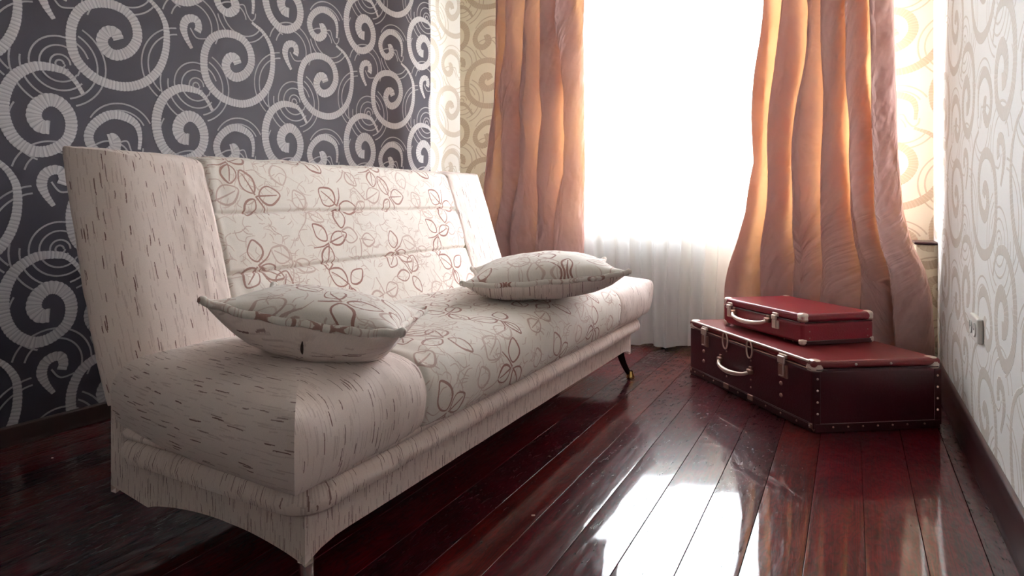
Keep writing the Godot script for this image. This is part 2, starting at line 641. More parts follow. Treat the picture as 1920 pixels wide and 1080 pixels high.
func taper_at(x: float, z: float, x0: float, x1: float, z0: float, z1: float, taper: float) -> float:  # the ends draw in towards the back
	var k := pow(clampf((z1 - z) / (z1 - z0), 0.0, 1.0), 1.5) * taper
	return k * (1.0 - smoothstep(x0, x0 + 0.35, x)) - k * smoothstep(x1 - 0.35, x1, x)

func displace(rows: Array, zf: float, zb: float, x0: float, x1: float, xa: float, xb: float, crown: float, seams: Array, puff: float, part: int) -> void:
	var nr := rows.size()
	var src := rows.duplicate(true)
	for i in nr:
		var row: PackedVector3Array = rows[i]
		var nc := row.size()
		for j in nc:
			var p: Vector3 = src[i][j]
			var du: Vector3 = src[i][mini(j + 1, nc - 1)] - src[i][maxi(j - 1, 0)]
			var dv: Vector3 = src[mini(i + 1, nr - 1)][j] - src[maxi(i - 1, 0)][j]
			var nn := du.cross(dv).normalized()
			if du.length() < 1e-6:
				continue
			var d := 0.0
			var tz := clampf((p.z - zb) / (zf - zb), 0.0, 1.0)
			d += crown * sin(PI * tz) * sin(PI * clampf((p.x - x0) / (x1 - x0), 0, 1))
			for xs in [xa, xb]:
				d -= 0.006 * exp(-pow((p.x - xs) / 0.006, 2.0)) + 0.006 * exp(-pow((p.x - xs) / 0.05, 2.0))
			for sm in seams:
				if part == 1:
					d -= 0.012 * exp(-pow((p.z - sm) / 0.005, 2.0)) + 0.007 * exp(-pow((p.z - sm) / 0.04, 2.0))
			d += puff * fbm(p * 4.0) + puff * 0.5 * fbm(p * Vector3(22.0, 9.0, 9.0))
			var edge := 1.0
			if part == 0:
				edge = smoothstep(0.0, 0.09, p.x - src[i][0].x)
			elif part == 2:
				edge = smoothstep(0.0, 0.09, src[i][nc - 1].x - p.x)
			row[j] = p + nn * d * edge
		rows[i] = row

func band(x0: float, x1: float, z0: float, z1: float, prof: Array, rad: float, dash_scale := 1.0) -> ArrayMesh:  # a moulding round a rectangle with round corners
	var ring := []
	for q in 4:
		var cx: float = (x1 - rad) if (q == 0 or q == 3) else (x0 + rad)
		var cz: float = (z1 - rad) if q < 2 else (z0 + rad)
		for i in 7:
			var a := PI / 2 * (q + i / 6.0)
			ring.append([Vector3(cx + cos(a) * rad, 0, cz + sin(a) * rad), Vector3(cos(a), 0, sin(a))])
	var full := []
	for i in ring.size():
		var a = ring[i]
		var b = ring[(i + 1) % ring.size()]
		var l: float = (b[0] - a[0]).length()
		var k := maxi(1, int(l / 0.06))
		for t in k:
			full.append([a[0].lerp(b[0], float(t) / k), a[1].lerp(b[1], float(t) / k).normalized()])
	full.append(full[0])
	var rows := []
	var uvs := []
	var arc := 0.0
	for q in prof:
		var row := PackedVector3Array()
		var ur := PackedVector2Array()
		arc = 0.0
		for i in full.size():
			var p: Vector3 = full[i][0] + full[i][1] * q[0]
			p.y = q[1]
			if i > 0:
				arc += (full[i][0] - full[i - 1][0]).length()
			p += full[i][1] * 0.004 * fbm(p * 5.0) * smoothstep(0.0, 0.02, q[0])
			row.append(p)
			ur.append(Vector2(arc, q[1] + q[0]))
		rows.append(row)
		uvs.append(ur)
	var mb := Mb.new()
	mb.grid(rows, uvs)
	return mb.mesh()

func skirt_wall(a: Vector3, b: Vector3, out: Vector3, low: Callable, top: float, mb: Mb, u0: float) -> void:
	var l := (b - a).length()
	var ncol := 48
	var outer := []
	var inner := []
	var uo := []
	for i in 7:
		var ro := PackedVector3Array()
		var ri := PackedVector3Array()
		var ur := PackedVector2Array()
		for j in ncol + 1:
			var t := float(j) / ncol
			var p := a.lerp(b, t)
			p.y = lerpf(low.call(t * l), top, i / 6.0)
			ro.append(p + out * 0.003 * fbm(p * 4.0) * sin(PI * t))
			ri.append(p - out * 0.02)
			ur.append(Vector2(u0 + t * l, p.y))
		outer.append(ro)
		inner.append(ri)
		uo.append(ur)
	var sgn: bool = (b - a).cross(Vector3.UP).dot(out) < 0
	mb.grid(outer, uo, sgn)
	mb.grid(inner, uo, not sgn)
	mb.grid([inner[0], outer[0]], [uo[0], uo[0]], sgn)

func sofa() -> void:
	var t := thing("sofa", "cream upholstered sofa bed with striped ends and leaf-patterned middle, before the dark spiral wall", "sofa", Vector3(-0.927, 0, -0.873), PI / 2)
	# fabric box base with scalloped lower edge
	var mb := Mb.new()
	var L := 1.93
	var D := 0.64
	var scallop := func(x: float, l: float) -> float:
		var e := minf(x, l - x)
		return 0.118 + 0.012 * smoothstep(0.0, 0.10, e) - 0.010 * (1.0 - smoothstep(0.0, 0.03, e))
	var end_low := func(x: float) -> float:  # from the front corner to the back
		if x < 0.50:
			return 0.104 + 0.032 * pow(maxf(0.0, sin(PI * clampf(x / 0.49, 0, 1))), 0.7)
		return lerpf(0.104, 0.128, (x - 0.5) / 0.17)
	var front_low := func(x: float) -> float: return scallop.call(x, L)
	skirt_wall(Vector3(0, 0, 0), Vector3(L, 0, 0), Vector3(0, 0, 1), front_low, 0.235, mb, 0.0)
	skirt_wall(Vector3(0, 0, 0), Vector3(0, 0, -D), Vector3(-1, 0, 0), end_low, 0.36, mb, 0.3)
	skirt_wall(Vector3(L, 0, 0), Vector3(L, 0, -D), Vector3(1, 0, 0), end_low, 0.235, mb, 0.1)
	skirt_wall(Vector3(0, 0, -D), Vector3(L, 0, -D), Vector3(0, 0, -1), front_low, 0.235, mb, 0.0)
	mb.box(Vector3(L / 2, 0.215, -D / 2), Vector3(L - 0.05, 0.03, D - 0.05), 0.005)
	obj("base", mb.mesh(), M.dash_dense, t)
	obj("frame_border", band(0.0, L, -0.52, 0.0, [[-0.02, 0.222], [0.004, 0.213], [0.030, 0.210], [0.046, 0.220], [0.050, 0.238], [0.042, 0.258], [0.022, 0.272], [-0.02, 0.276]], 0.03), M.dash_dense, t)
	obj("piping", band(0.0, L, -0.52, 0.0, [[0.004, 0.270], [0.026, 0.264], [0.040, 0.270], [0.042, 0.280], [0.030, 0.290], [0.0, 0.290]], 0.02), M.dash_dense, t)
	# seat
	var sp := [[-0.05, 0.272], [-0.012, 0.276], [0.004, 0.290], [0.014, 0.325], [0.016, 0.365], [0.008, 0.400], [-0.008, 0.425], [-0.04, 0.443], [-0.09, 0.454], [-0.16, 0.458]]
	var seat := block(-0.075, 2.01, -0.56, 0.055, sp, 0.30, 1.62, 0.012, [], 0.006, 0.055, 1.0, 0.41)
	obj("seat_end", seat[0], M.dash, t)
	obj("seat_middle", seat[1], M.leaf, t)
	obj("seat_end", seat[2], M.dash, t)
	# backrest: its face is turned up and to the front
	var bp := [[-0.025, 0.0], [0.004, 0.010], [0.012, 0.026], [0.008, 0.042], [-0.014, 0.066], [-0.055, 0.090], [-0.10, 0.104], [-0.16, 0.110]]
	var back := block(-0.005, 1.87, 0.0, 0.62, bp, 0.305, 1.53, 0.010, [0.19, 0.37], 0.006, 0.0, 0.3)
	var bt := Transform3D(Basis(Vector3.RIGHT, deg_to_rad(72.0)), Vector3(0, 0.912, -0.838))
	for k in 3:
		var o := obj(["backrest_end", "backrest_middle", "backrest_end"][k], back[k], M.leaf if k == 1 else M.dash, t)
		o.transform = bt
	# legs
	for lg in [[0.035, -0.035, 1, -1], [L - 0.05, -0.035, 1, 1], [0.25, -0.50, -1, -1], [L - 0.25, -0.50, -1, 1]]:
		var b := Mb.new()
		var pts := []
		var rad := []
		for i in 9:
			var k := i / 8.0
			var out := 0.045 * k * k
			if lg[3] < 0:
				out *= 0.25
			pts.append(Vector3(lg[0] + out * 0.4 * lg[3], lerpf(0.15, 0.012, k), lg[1] + out * lg[2]))
			rad.append(lerpf(0.019, 0.011, k))
		b.tube(pts, rad, 14)
		var leg := obj("leg", b.mesh(), M.chrome if lg[3] < 0 else M.dark_leg, t)
		var f := Mb.new()
		f.lathe(pts[8] + Vector3(0, -0.012, 0), [[0.0, 0.0], [0.016, 0.0], [0.019, 0.004], [0.017, 0.014], [0.0125, 0.026], [0.011, 0.034]])
		obj("foot", f.mesh(), M.brass if lg[3] > 0 else M.chrome, leg)

func pillow(called: String, label: String, at: Vector3, size: float, thick: float, turn: float, tilt: Vector3, slit: bool, under := 0.078) -> void:
	var t := thing(called, label, "cushion", at, 0.0, "throw pillows on the sofa")
	t.rotation = Vector3(0, turn, 0)
	t.basis = Basis.from_euler(tilt) * t.basis
	var nn := 40
	var edge := func(a: float, b: float) -> Vector3:
		var k := 1.0 - 0.10 * (1.0 - a * a) * pow(absf(b), 3.0)
		var j := 1.0 - 0.10 * (1.0 - b * b) * pow(absf(a), 3.0)
		var ear := 1.0 + 0.05 * pow(absf(a * b), 6.0)
		return Vector3(a * size / 2 * j * ear, 0.02 * pow(absf(a * b), 4.0), b * size / 2 * k * ear)
	for side in [1.0, -1.0]:
		var rows := []
		var uvs := []
		for i in nn + 1:
			var row := PackedVector3Array()
			var ur := PackedVector2Array()
			for j in nn + 1:
				var a := sin((float(j) / nn - 0.5) * PI)
				var b := sin((float(i) / nn - 0.5) * PI)
				var p: Vector3 = edge.call(a, b)
				var hgt := thick * 0.5 * pow(maxf(0.0, (1.0 - a * a) * (1.0 - b * b)), 0.42)
				if side < 0:
					hgt = under * pow(maxf(0.0, (1.0 - a * a) * (1.0 - b * b)), 0.40)
				p.y += side * (hgt + 0.006 * fbm(p * 9.0 + Vector3(side, at.x, 0)) * minf(1.0, hgt * 20.0))
				row.append(p)
				ur.append(Vector2(p.x, p.z + hgt * 0.6 * signf(b)))
			rows.append(row)
			uvs.append(ur)
		var mb := Mb.new()
		mb.grid(rows, uvs, side < 0 == false)
		var o := obj("cover" if side > 0 else "underside", mb.mesh(), M.leaf_pillow if side > 0 else M.dash, t)
		if side < 0 and slit:
			var s := Mb.new()
			var sl := []
			for q in [0.965, 0.94, 0.91, 0.87, 0.82]:
				var e: Vector3 = edge.call(q, 0.0)
				sl.append(e + Vector3(0.001, -under * pow(1.0 - q * q, 0.40), 0.0))
			s.tube(sl, [0.001, 0.003, 0.0036, 0.003, 0.001], 6)
			obj("seam_opening", s.mesh(), M.slit, o)
	var ring := []
	for q in 4:
		for i in 24:
			var s := sin((i / 24.0 - 0.5) * PI)
			var p: Vector3 = edge.call([s, 1.0, -s, -1.0][q], [-1.0, s, 1.0, -s][q])
			ring.append(p + Vector3(0, 0.002 * sin(i * 1.7), 0))
	var mb := Mb.new()
	mb.tube(ring, 0.0085, 8, false, true)
	for i in mb.uv.size():
		mb.uv[i] = Vector2(mb.v[i].x + 0.2, mb.v[i].z)
	obj("edge_trim", mb.mesh(), M.leaf_pillow, t)

# ---------------------------------------------------------------- suitcases
func rivet(mb: Mb, p: Vector3, dir: Vector3, r: float) -> void:
	var y := dir.normalized()
	var x := y.cross(Vector3(0.3, 0.5, 0.8)).normalized()
	mb.lathe(p, [[r, 0.0], [r * 0.9, r * 0.35], [r * 0.55, r * 0.62], [0.0, r * 0.72]], 10, Basis(x, y, x.cross(y)))

func suitcase(label: String, at: Vector3, e1: Vector3, e2: Vector3, L: float, H: float, D: float, lid: float, red: bool) -> Node3D:
	var t := thing("suitcase", label, "suitcase", at, 0.0, "stacked suitcases by the window")
	var xf := Transform3D(Basis(e1, Vector3.UP, e2), Vector3.ZERO)
	var F := Vector3(0, 0, -1)
	var mk := func(f: Callable) -> ArrayMesh:
		var b := Mb.new()
		b.xf = xf
		f.call(b)
		return b.mesh()
	var lh := H - lid  # height of the lid
	obj("body", mk.call(func(b): b.rbox(Vector3(L / 2, lid / 2 + 0.004, D / 2), Vector3(L, lid - 0.012, D), 0.012)), M.case_red if red else M.case_dark, t)
	var ld := obj("lid", mk.call(func(b): b.rbox(Vector3(L / 2, H - lh / 2, D / 2), Vector3(L + 0.004, lh, D + 0.004), 0.012)), M.case_red if red else M.case_lid, t)
	# metal edge of the lid, round the case
	obj("rim", mk.call(func(b): b.box(Vector3(L / 2, lid - 0.002, -0.001), Vector3(L - 0.02, 0.004, 0.003), 0.001)), M.case_band if red else M.old_metal, t)
	for e in [[Vector3(-0.001, lid - 0.002, D / 2), Vector3(0.003, 0.004, D - 0.02)], [Vector3(L + 0.001, lid - 0.002, D / 2), Vector3(0.003, 0.004, D - 0.02)]]:
		obj("rim", mk.call(func(b): b.box(e[0], e[1], 0.001)), M.case_band, t)
	if not red:
		obj("edge_strip", mk.call(func(b):
			b.tube([Vector3(0.02, H - 0.004, 0.001), Vector3(L - 0.02, H - 0.004, 0.001)], 0.005, 8)), M.steel, t)
		obj("edge_strip", mk.call(func(b):
			b.box(Vector3(L / 2, 0.030, -0.001), Vector3(L - 0.03, 0.003, 0.003), 0.001)
			b.box(Vector3(L / 2, 0.014, 0.001), Vector3(L - 0.01, 0.026, 0.006), 0.002)
			b.box(Vector3(0.0, 0.016, D / 2), Vector3(0.006, 0.030, D - 0.01), 0.002)
			b.box(Vector3(0.001, H * 0.45, 0.012), Vector3(0.006, H * 0.8, 0.028), 0.002)
			b.box(Vector3(0.001, H * 0.45, D - 0.012), Vector3(0.006, H * 0.8, 0.028), 0.002)), M.case_band, t)
	# corner caps
	var cr := 0.036 if red else 0.046
	for cx in [0, 1]:
		for cy in [0, 1]:
			for cz in [0, 1]:
				var c := Vector3(cx * L, cy * H + (0.0 if cy else 0.004), cz * D)
				var sg := Vector3(1 - 2 * cx, 1 - 2 * cy, 1 - 2 * cz)
				var big := cr if cy == 1 else cr * 0.72
				var cap := obj("corner_cap", mk.call(func(b):
					b.rbox(c + sg * (big * 0.5 - 0.0022), Vector3.ONE * big, big * 0.36, 5)), M.steel if cy == 1 or red else M.old_metal, t)
				obj("rivet", mk.call(func(b): rivet(b, c + sg * big * 0.5 + Vector3(0, 0, -sg.z * (big * 0.5 + 0.002)), Vector3(0, 0, -sg.z), 0.0035)), M.steel, cap)
	var R := func(p: Vector3, dir: Vector3, r: float, m: Material): obj("rivet", mk.call(func(b): rivet(b, p, dir, r)), m, t)
	if red:
		handle(t, mk, 0.165, 0.385, 0.066, 0.030)
		for x in [0.134, 0.402]:
			latch(t, mk, x, lid, 0.034, 0.054, true)
		for x in [0.045, 0.09, L - 0.05]:
			R.call(Vector3(x, 0.012, -0.001), F, 0.003, M.old_metal)
		for z in [0.03, D - 0.03]:
			for y in [0.03, 0.055]:
				R.call(Vector3(-0.001, y, z), Vector3(-1, 0, 0), 0.0026, M.old_metal)
		obj("edge_strip", mk.call(func(b): b.box(Vector3(0.0, 0.012, D / 2), Vector3(0.004, 0.016, D - 0.02), 0.002)), M.case_band, t)
	else:
		handle(t, mk, 0.333, 0.557, 0.118, 0.034)
		for x in [0.165, 0.681]:
			latch(t, mk, x - 0.015, lid, 0.048, 0.078, false)
			R.call(Vector3(x, 0.126, 0.0), F, 0.008, M.old_metal)
			R.call(Vector3(x, 0.082, 0.0), F, 0.008, M.old_metal)
		for x in [0.344, 0.508]:
			# strap loop: an oval metal ring on the lid's edge
			obj("strap_loop", mk.call(func(b):
				var ring := []
				for i in 20:
					var a := TAU * i / 20
					ring.append(Vector3(x + cos(a) * 0.018, lid - 0.008 + sin(a) * 0.034, -0.007))
				b.tube(ring, 0.0032, 8, false, true)), M.steel, t)
			for y in [0.165, 0.09, 0.06]:
				R.call(Vector3(x, y, 0.0), F, 0.0042, M.old_metal)
			obj("bottom_plate", mk.call(func(b): b.rbox(Vector3(x, 0.020, -0.002), Vector3(0.034, 0.022, 0.008), 0.0035)), M.old_metal, t)
		for x in [0.08, 0.165, 0.25, 0.425, 0.60, 0.681, 0.75]:
			R.call(Vector3(x, 0.016, -0.002), F, 0.0042, M.old_metal)
		for y in [0.065, 0.105, 0.145, 0.185]:
			R.call(Vector3(-0.002, y, 0.014), Vector3(-1, 0, 0), 0.0042, M.steel)
			R.call(Vector3(-0.002, y, D - 0.014), Vector3(-1, 0, 0), 0.0042, M.steel)
		for z in [0.07, 0.125, 0.18, 0.235, 0.29, 0.345, 0.41]:
			R.call(Vector3(-0.003, 0.018, z), Vector3(-1, 0, 0), 0.0036, M.old_metal)
		for z in [0.155, 0.285]:
			R.call(Vector3(-0.002, H - 0.014, z), Vector3(-1, 0, 0), 0.0048, M.steel)
	return t

func handle(t: Node3D, mk: Callable, xa: float, xb: float, y: float, drop: float) -> void:
	var h := obj("handle", mk.call(func(b):
		var pts := []
		var rad := []
		for i in 15:
			var k := i / 14.0
			pts.append(Vector3(lerpf(xa + 0.012, xb - 0.012, k), y - drop * 0.55 * pow(sin(PI * k), 0.5), -0.012 - 0.024 * pow(sin(PI * k), 0.6)))
			rad.append(0.0065 + 0.003 * sin(PI * k))
		b.tube(pts, rad, 10)), M.steel, t)
	for x in [xa + 0.01, xb - 0.01]:
		obj("handle_mount", mk.call(func(b):
			b.rbox(Vector3(x, y + 0.004, -0.006), Vector3(0.030, 0.020, 0.016), 0.006)
			b.rbox(Vector3(x, y + 0.018, -0.002), Vector3(0.018, 0.014, 0.008), 0.003)), M.old_metal, h)

func latch(t: Node3D, mk: Callable, x: float, lid: float, w: float, h: float, small: bool) -> void:
	var l := obj("latch", mk.call(func(b): b.rbox(Vector3(x, lid - h * 0.55, -0.003), Vector3(w, h * 0.62, 0.009), 0.003)), M.old_metal if not small else M.steel, t)
	obj("hasp", mk.call(func(b):
		b.rbox(Vector3(x + w * 0.1, lid - 0.002, -0.007), Vector3(w * 0.75, h * 0.36, 0.010), 0.004)
		b.tube([Vector3(x - w * 0.2, lid - h * 0.2, -0.009), Vector3(x - w * 0.2, lid - h * 0.75, -0.010), Vector3(x + w * 0.25, lid - h * 0.78, -0.010)], 0.0028, 7)), M.steel, l)
	obj("hinge_plate", mk.call(func(b): b.rbox(Vector3(x, lid + (0.012 if not small else 0.010), -0.003), Vector3(w * 0.9, 0.014, 0.007), 0.003)), M.steel, l)

# ---------------------------------------------------------------- cloth
func tab(t: Array, h: float, c: int) -> float:  # rows of [height, ...] from high to low
	for i in t.size() - 1:
		if h >= t[i + 1][0]:
			return lerpf(t[i + 1][c], t[i][c], clampf((h - t[i + 1][0]) / (t[i][0] - t[i + 1][0]), 0, 1))
	return t[-1][c]

func cloth(shape: Array, z0: float, folds: float, phase: float, nh: int, ns: int, fat: float, wr: float, hem: Callable, slot := -1.0) -> ArrayMesh:
	# shape rows: [height, left x, right x, depth of folds, forward shift]
	var rows := []
	var uvs := []
	var top: float = shape[0][0]
	for i in nh + 1:
		var row := PackedVector3Array()
		var ur := PackedVector2Array()
		for j in ns + 1:
			var s := float(j) / ns
			var low: float = hem.call(s)
			var h := lerpf(top, low, float(i) / nh)
			var a := tab(shape, h, 3)
			var wander := 0.9 * noise.get_noise_2d(s * 2.6 + phase * 7.0, h * 0.45)
			var ph := TAU * folds * s + phase + wander * 2.6
			var env := 0.65 + 0.7 * absf(noise.get_noise_2d(s * 3.0 + 11.0, h * 0.5 + phase))
			var x0 := tab(shape, h, 1)
			var x1 := tab(shape, h, 2)
			var wd := x1 - x0
			var edge := smoothstep(0.0, 0.06, s) * smoothstep(0.0, 0.06, 1.0 - s)
			# knife pleats: the cloth doubles back under each fold
			var x := lerpf(x0, x1, s) - edge * fat * wd / folds / TAU * sin(ph) * env
			var z := z0 + a * env * (sin(ph) + 0.22 * sin(2.3 * ph + 1.7 + h))
			if slot > 0.0:
				z -= 0.10 * exp(-pow((s - slot - 0.04 * (0.3 - h)) / 0.022, 2.0)) * smoothstep(0.55, 0.25, h)
			z += wr * noise.get_noise_3d(s * wd * 30.0, h * 5.0, phase)
			row.append(Vector3(x, h, z))
			ur.append(Vector2(s * wd * 1.6, -h))
		rows.append(row)
		uvs.append(ur)
	var mb := Mb.new()
	mb.grid(rows, uvs, true)
	return mb.mesh()

# ---------------------------------------------------------------- the room
func wall_panel(a: Vector3, b: Vector3, y0: float, y1: float, inward: Vector3, thick: float, s0 := 0.0) -> ArrayMesh:
	# a wall slab from a to b; its room face carries metres as texture coordinates
	var mb := Mb.new()
	var l := (b - a).length()
	var mid := (a + b) * 0.5 + Vector3.UP * (y0 + y1) * 0.5 - inward * thick * 0.5
	var p := func(q: Vector3, y: float, k: float) -> Vector3: return q + Vector3.UP * y - inward * k
	mb.quad_out([p.call(a, y0, 0), p.call(b, y0, 0), p.call(b, y1, 0), p.call(a, y1, 0)], mid, [Vector2(s0, -y0), Vector2(s0 + l, -y0), Vector2(s0 + l, -y1), Vector2(s0, -y1)])
	mb.quad_out([p.call(a, y0, thick), p.call(b, y0, thick), p.call(b, y1, thick), p.call(a, y1, thick)], mid)
	for e in [[a, y0, a, y1], [b, y0, b, y1]]:
		mb.quad_out([p.call(e[0], e[1], 0), p.call(e[0], e[3], 0), p.call(e[0], e[3], thick), p.call(e[0], e[1], thick)], mid)
	for y in [y0, y1]:
		mb.quad_out([p.call(a, y, 0), p.call(b, y, 0), p.call(b, y, thick), p.call(a, y, thick)], mid)
	return mb.mesh()

func skirting(a: Vector3, b: Vector3, inward: Vector3, h: float) -> ArrayMesh:
	var mb := Mb.new()
	var rows := []
	for q in [[0.0, h], [0.008, h], [0.013, h - 0.006], [0.015, h - 0.02], [0.020, h - 0.03], [0.022, 0.012], [0.028, 0.006], [0.028, 0.0]]:
		rows.append(PackedVector3Array([a + inward * q[0] + Vector3.UP * q[1], b + inward * q[0] + Vector3.UP * q[1]]))
	mb.grid(rows)
	return mb.mesh()

const CEIL := 2.6
const ZB := -3.55   # window wall
const ZF := 1.4     # wall behind the camera

func room() -> void:
	# floor: a slab with separate planks
	var fl := obj("floor", bx(Vector3(-1.05, -0.075, -1.1), Vector3(3.9, 0.10, 5.6), 0.0), M.sub)
	struct(fl, "dark red varnished plank floor with a glossy worn finish", "floor")
	rng.seed = 77
	var w := 0.1206
	for k in range(-22, 5):
		var pw := w - 0.0008
		var x := 0.0272 + k * w + w / 2
		var mb := Mb.new()
		var rows := []
		var uvs := []
		var tilt := rng.randf_range(-0.0007, 0.0007)
		var off := rng.randf()
		for q in [[-0.5, -0.02], [-0.5, -0.0012], [-0.492, -0.0003], [-0.25, 0.0002], [0.0, 0.0003], [0.25, 0.0002], [0.492, -0.0003], [0.5, -0.0012], [0.5, -0.02]]:
			var r := PackedVector3Array()
			var u := PackedVector2Array()
			for i in 26:
				var z := lerpf(ZF + 0.15, ZB - 0.15, i / 25.0)
				var xx: float = q[0] * pw
				var yy: float = q[1] + q[0] * tilt - 0.0008
				r.append(Vector3(x + xx + (-z) * -0.0147, yy, z))
				u.append(Vector2(q[0] + 0.5, -z + off * 3.0))
			rows.append(r)
			uvs.append(u)
		mb.grid(rows, uvs, true)
		obj("plank", mb.mesh(), M.wood[[0, 1, 3, 0, 2, 1, 0, 3, 1, 2][posmod(k * 7 + 3, 10)]], fl)
	# left wall: dark feature paper, then pale paper by the window
	var P0 := Vector3(-2.449, 0, -1.172)
	var d := Vector3(0.04386, 0, -0.99904)
	var inl := Vector3(0.99904, 0, 0.04386)
	var wl := Node3D.new()
	wl.name = "wall_left"
	add_child(wl)
	struct(wl, "left wall with dark purple-grey spiral wallpaper and a pale strip beside the window", "wall")
	obj("dark_wallpaper", wall_panel(P0 - d * 2.7, P0 + d * 2.07, 0, CEIL, inl, 0.2, -2.7), M.paper_dark, wl)
	obj("pale_wallpaper", wall_panel(P0 + d * 2.07, P0 + d * 2.55, 0, CEIL, inl, 0.2, 2.0), M.paper_pale, wl)
	struct(obj("baseboard_left", skirting(P0 - d * 2.7, P0 + d * 2.5, inl, 0.06), M.base_wood), "dark baseboard along the dark spiral wall", "baseboard")
	# right wall
	var R0 := Vector3(0.317, 0, -1.821)
	var rd := Vector3(-0.01906, 0, -0.99982)
	var inr := Vector3(-0.99982, 0, 0.01906)
	var wr := obj("wall_right", wall_panel(R0 - rd * 3.3, R0 + rd * 1.9, 0, CEIL, inr, 0.2, -3.3), M.paper_right)
	struct(wr, "right wall with off-white wallpaper of pale beige spirals", "wall")
	struct(obj("baseboard_right", skirting(R0 - rd * 3.3, R0 + rd * 1.72, inr, 0.105), M.base_wood), "dark red-brown baseboard along the pale right wall", "baseboard")
	# window wall with the opening
	var wb := Node3D.new()
	wb.name = "wall_back"
	add_child(wb)
	struct(wb, "window wall with cream spiral wallpaper around the opening", "wall")
	var xl := -1.66
	var xr := 0.02
	var sill := 0.738
	var head := 2.32
	var iz := Vector3(0, 0, 1)
	for q in [[-2.6, xl, 0.0, CEIL], [xr, 0.5, 0.0, CEIL], [xl, xr, 0.0, sill], [xl, xr, head, CEIL]]:
		obj("wallpaper", wall_panel(Vector3(q[0], 0, ZB), Vector3(q[1], 0, ZB), q[2], q[3], iz, 0.3, q[0]), M.paper_cream, wb)
	# front wall and ceiling close the room
	struct(obj("wall_front", wall_panel(Vector3(0.6, 0, ZF), Vector3(-2.8, 0, ZF), 0, CEIL, Vector3(0, 0, -1), 0.2), M.paper_pale), "pale papered wall behind the camera", "wall")
	struct(obj("ceiling", bx(Vector3(-1.05, CEIL + 0.1, -1.1), Vector3(3.9, 0.2, 5.6), 0.0), M.white), "plain white ceiling", "ceiling")
	# a low boxed ledge in the right corner, papered like the wall
	var tb := Mb.new()
	tb.box(Vector3(0.247, 0.30, -3.475), Vector3(0.085, 0.60, 0.15), 0.004)
	for i in tb.uv.size():
		tb.uv[i] = Vector2(tb.v[i].x + tb.v[i].z + 0.2, -tb.v[i].y)
	var tr := obj("trim_1", tb.mesh(), M.paper_cream)
	struct(tr, "low papered pipe box in the corner right of the curtain", "trim")
	obj("cover_board", bx(Vector3(0.244, 0.606, -3.47), Vector3(0.092, 0.012, 0.165), 0.003), M.case_band, tr)
	# window
	var wn := Node3D.new()
	wn.name = "window_1"
	add_child(wn)
	struct(wn, "wide bright window behind the sheer white curtain", "window")
	var fm := Mb.new()
	var zc := ZB - 0.13
	for q in [[xl + 0.03, (sill + head) / 2, 0.06, head - sill], [xr - 0.03, (sill + head) / 2, 0.06, head - sill]]:
		fm.box(Vector3(q[0], q[1], zc), Vector3(q[2], q[3], 0.07), 0.006)
	for y in [sill + 0.03, head - 0.03]:
		fm.box(Vector3((xl + xr) / 2, y, zc), Vector3(xr - xl - 0.12, 0.06, 0.07), 0.006)
	obj("frame", fm.mesh(), M.gloss_white, wn)
	obj("pane", bx(Vector3((xl + xr) / 2, (sill + head) / 2, zc), Vector3(xr - xl - 0.11, head - sill - 0.11, 0.006), 0.001), M.glass, wn)
	obj("sill", bx(Vector3((xl + xr) / 2, sill + 0.005, ZB - 0.085), Vector3(xr - xl - 0.01, 0.026, 0.20), 0.006), M.gloss_white, wn)
	# radiator under the window
	var rt := thing("radiator", "white cast-iron radiator under the window, seen through the sheer curtain", "radiator", Vector3(-1.1, 0, -3.487))
	for k in 9:
		var b := Mb.new()
		var x := 0.334 - 0.097 * k
		if k > 0:
			x -= 0.03
		for zz in [-0.022, 0.022]:
			b.tube([Vector3(x, 0.10, zz), Vector3(x, 0.61, zz)], 0.016, 8)
		b.rbox(Vector3(x, 0.36, 0.028), Vector3(0.066, 0.50, 0.02), 0.009)
		b.rbox(Vector3(x, 0.625, 0), Vector3(0.07, 0.05, 0.075), 0.02)
		b.rbox(Vector3(x, 0.115, 0), Vector3(0.07, 0.05, 0.075), 0.02)
		obj("section", b.mesh(), M.iron, rt)
	var pb := Mb.new()
	pb.tube([Vector3(0.36, 0.62, 0), Vector3(-0.5, 0.62, 0)], 0.014, 10)
	var pb2 := Mb.new()
	pb2.tube([Vector3(0.36, 0.115, 0), Vector3(-0.5, 0.115, 0)], 0.014, 10)
	obj("connecting_pipe", pb2.mesh(), M.iron, rt)
	obj("connecting_pipe", pb.mesh(), M.iron, rt)
	for x in [0.145, -0.42]:
		obj("foot", bx(Vector3(x, 0.05, 0.02), Vector3(0.03, 0.10, 0.05), 0.006), M.iron_dark, rt)
	# socket on the right wall
	var sp := R0 + rd * 0.555 + Vector3.UP * 0.412
	var st := thing("wall_socket", "small white power socket plate on the pale right wall above the suitcases", "socket", sp, atan2(inr.x, inr.z))
	var sm := Mb.new()
	sm.rbox(Vector3(0, 0, 0.008), Vector3(0.135, 0.075, 0.016), 0.006)
	obj("plate", sm.mesh(), M.gloss_white, st)
	for s in [-0.032, 0.032]:
		var f := Mb.new()
		f.lathe(Vector3(s, 0, 0.0165), [[0.021, 0.0], [0.021, 0.003], [0.018, 0.003], [0.017, -0.004 + 0.0045], [0.0, 0.0006]], 20, Basis(Vector3.RIGHT, PI / 2))
		var so := obj("socket_face", f.mesh(), M.white, st)
		var hl := Mb.new()
		for e in [-0.0095, 0.0095]:
			hl.lathe(Vector3(s + e, 0, 0.0172), [[0.0028, 0.0], [0.0028, 0.0008], [0.0, 0.0008]], 8, Basis(Vector3.RIGHT, PI / 2))
		obj("pin_hole", hl.mesh(), M.iron_dark, so)

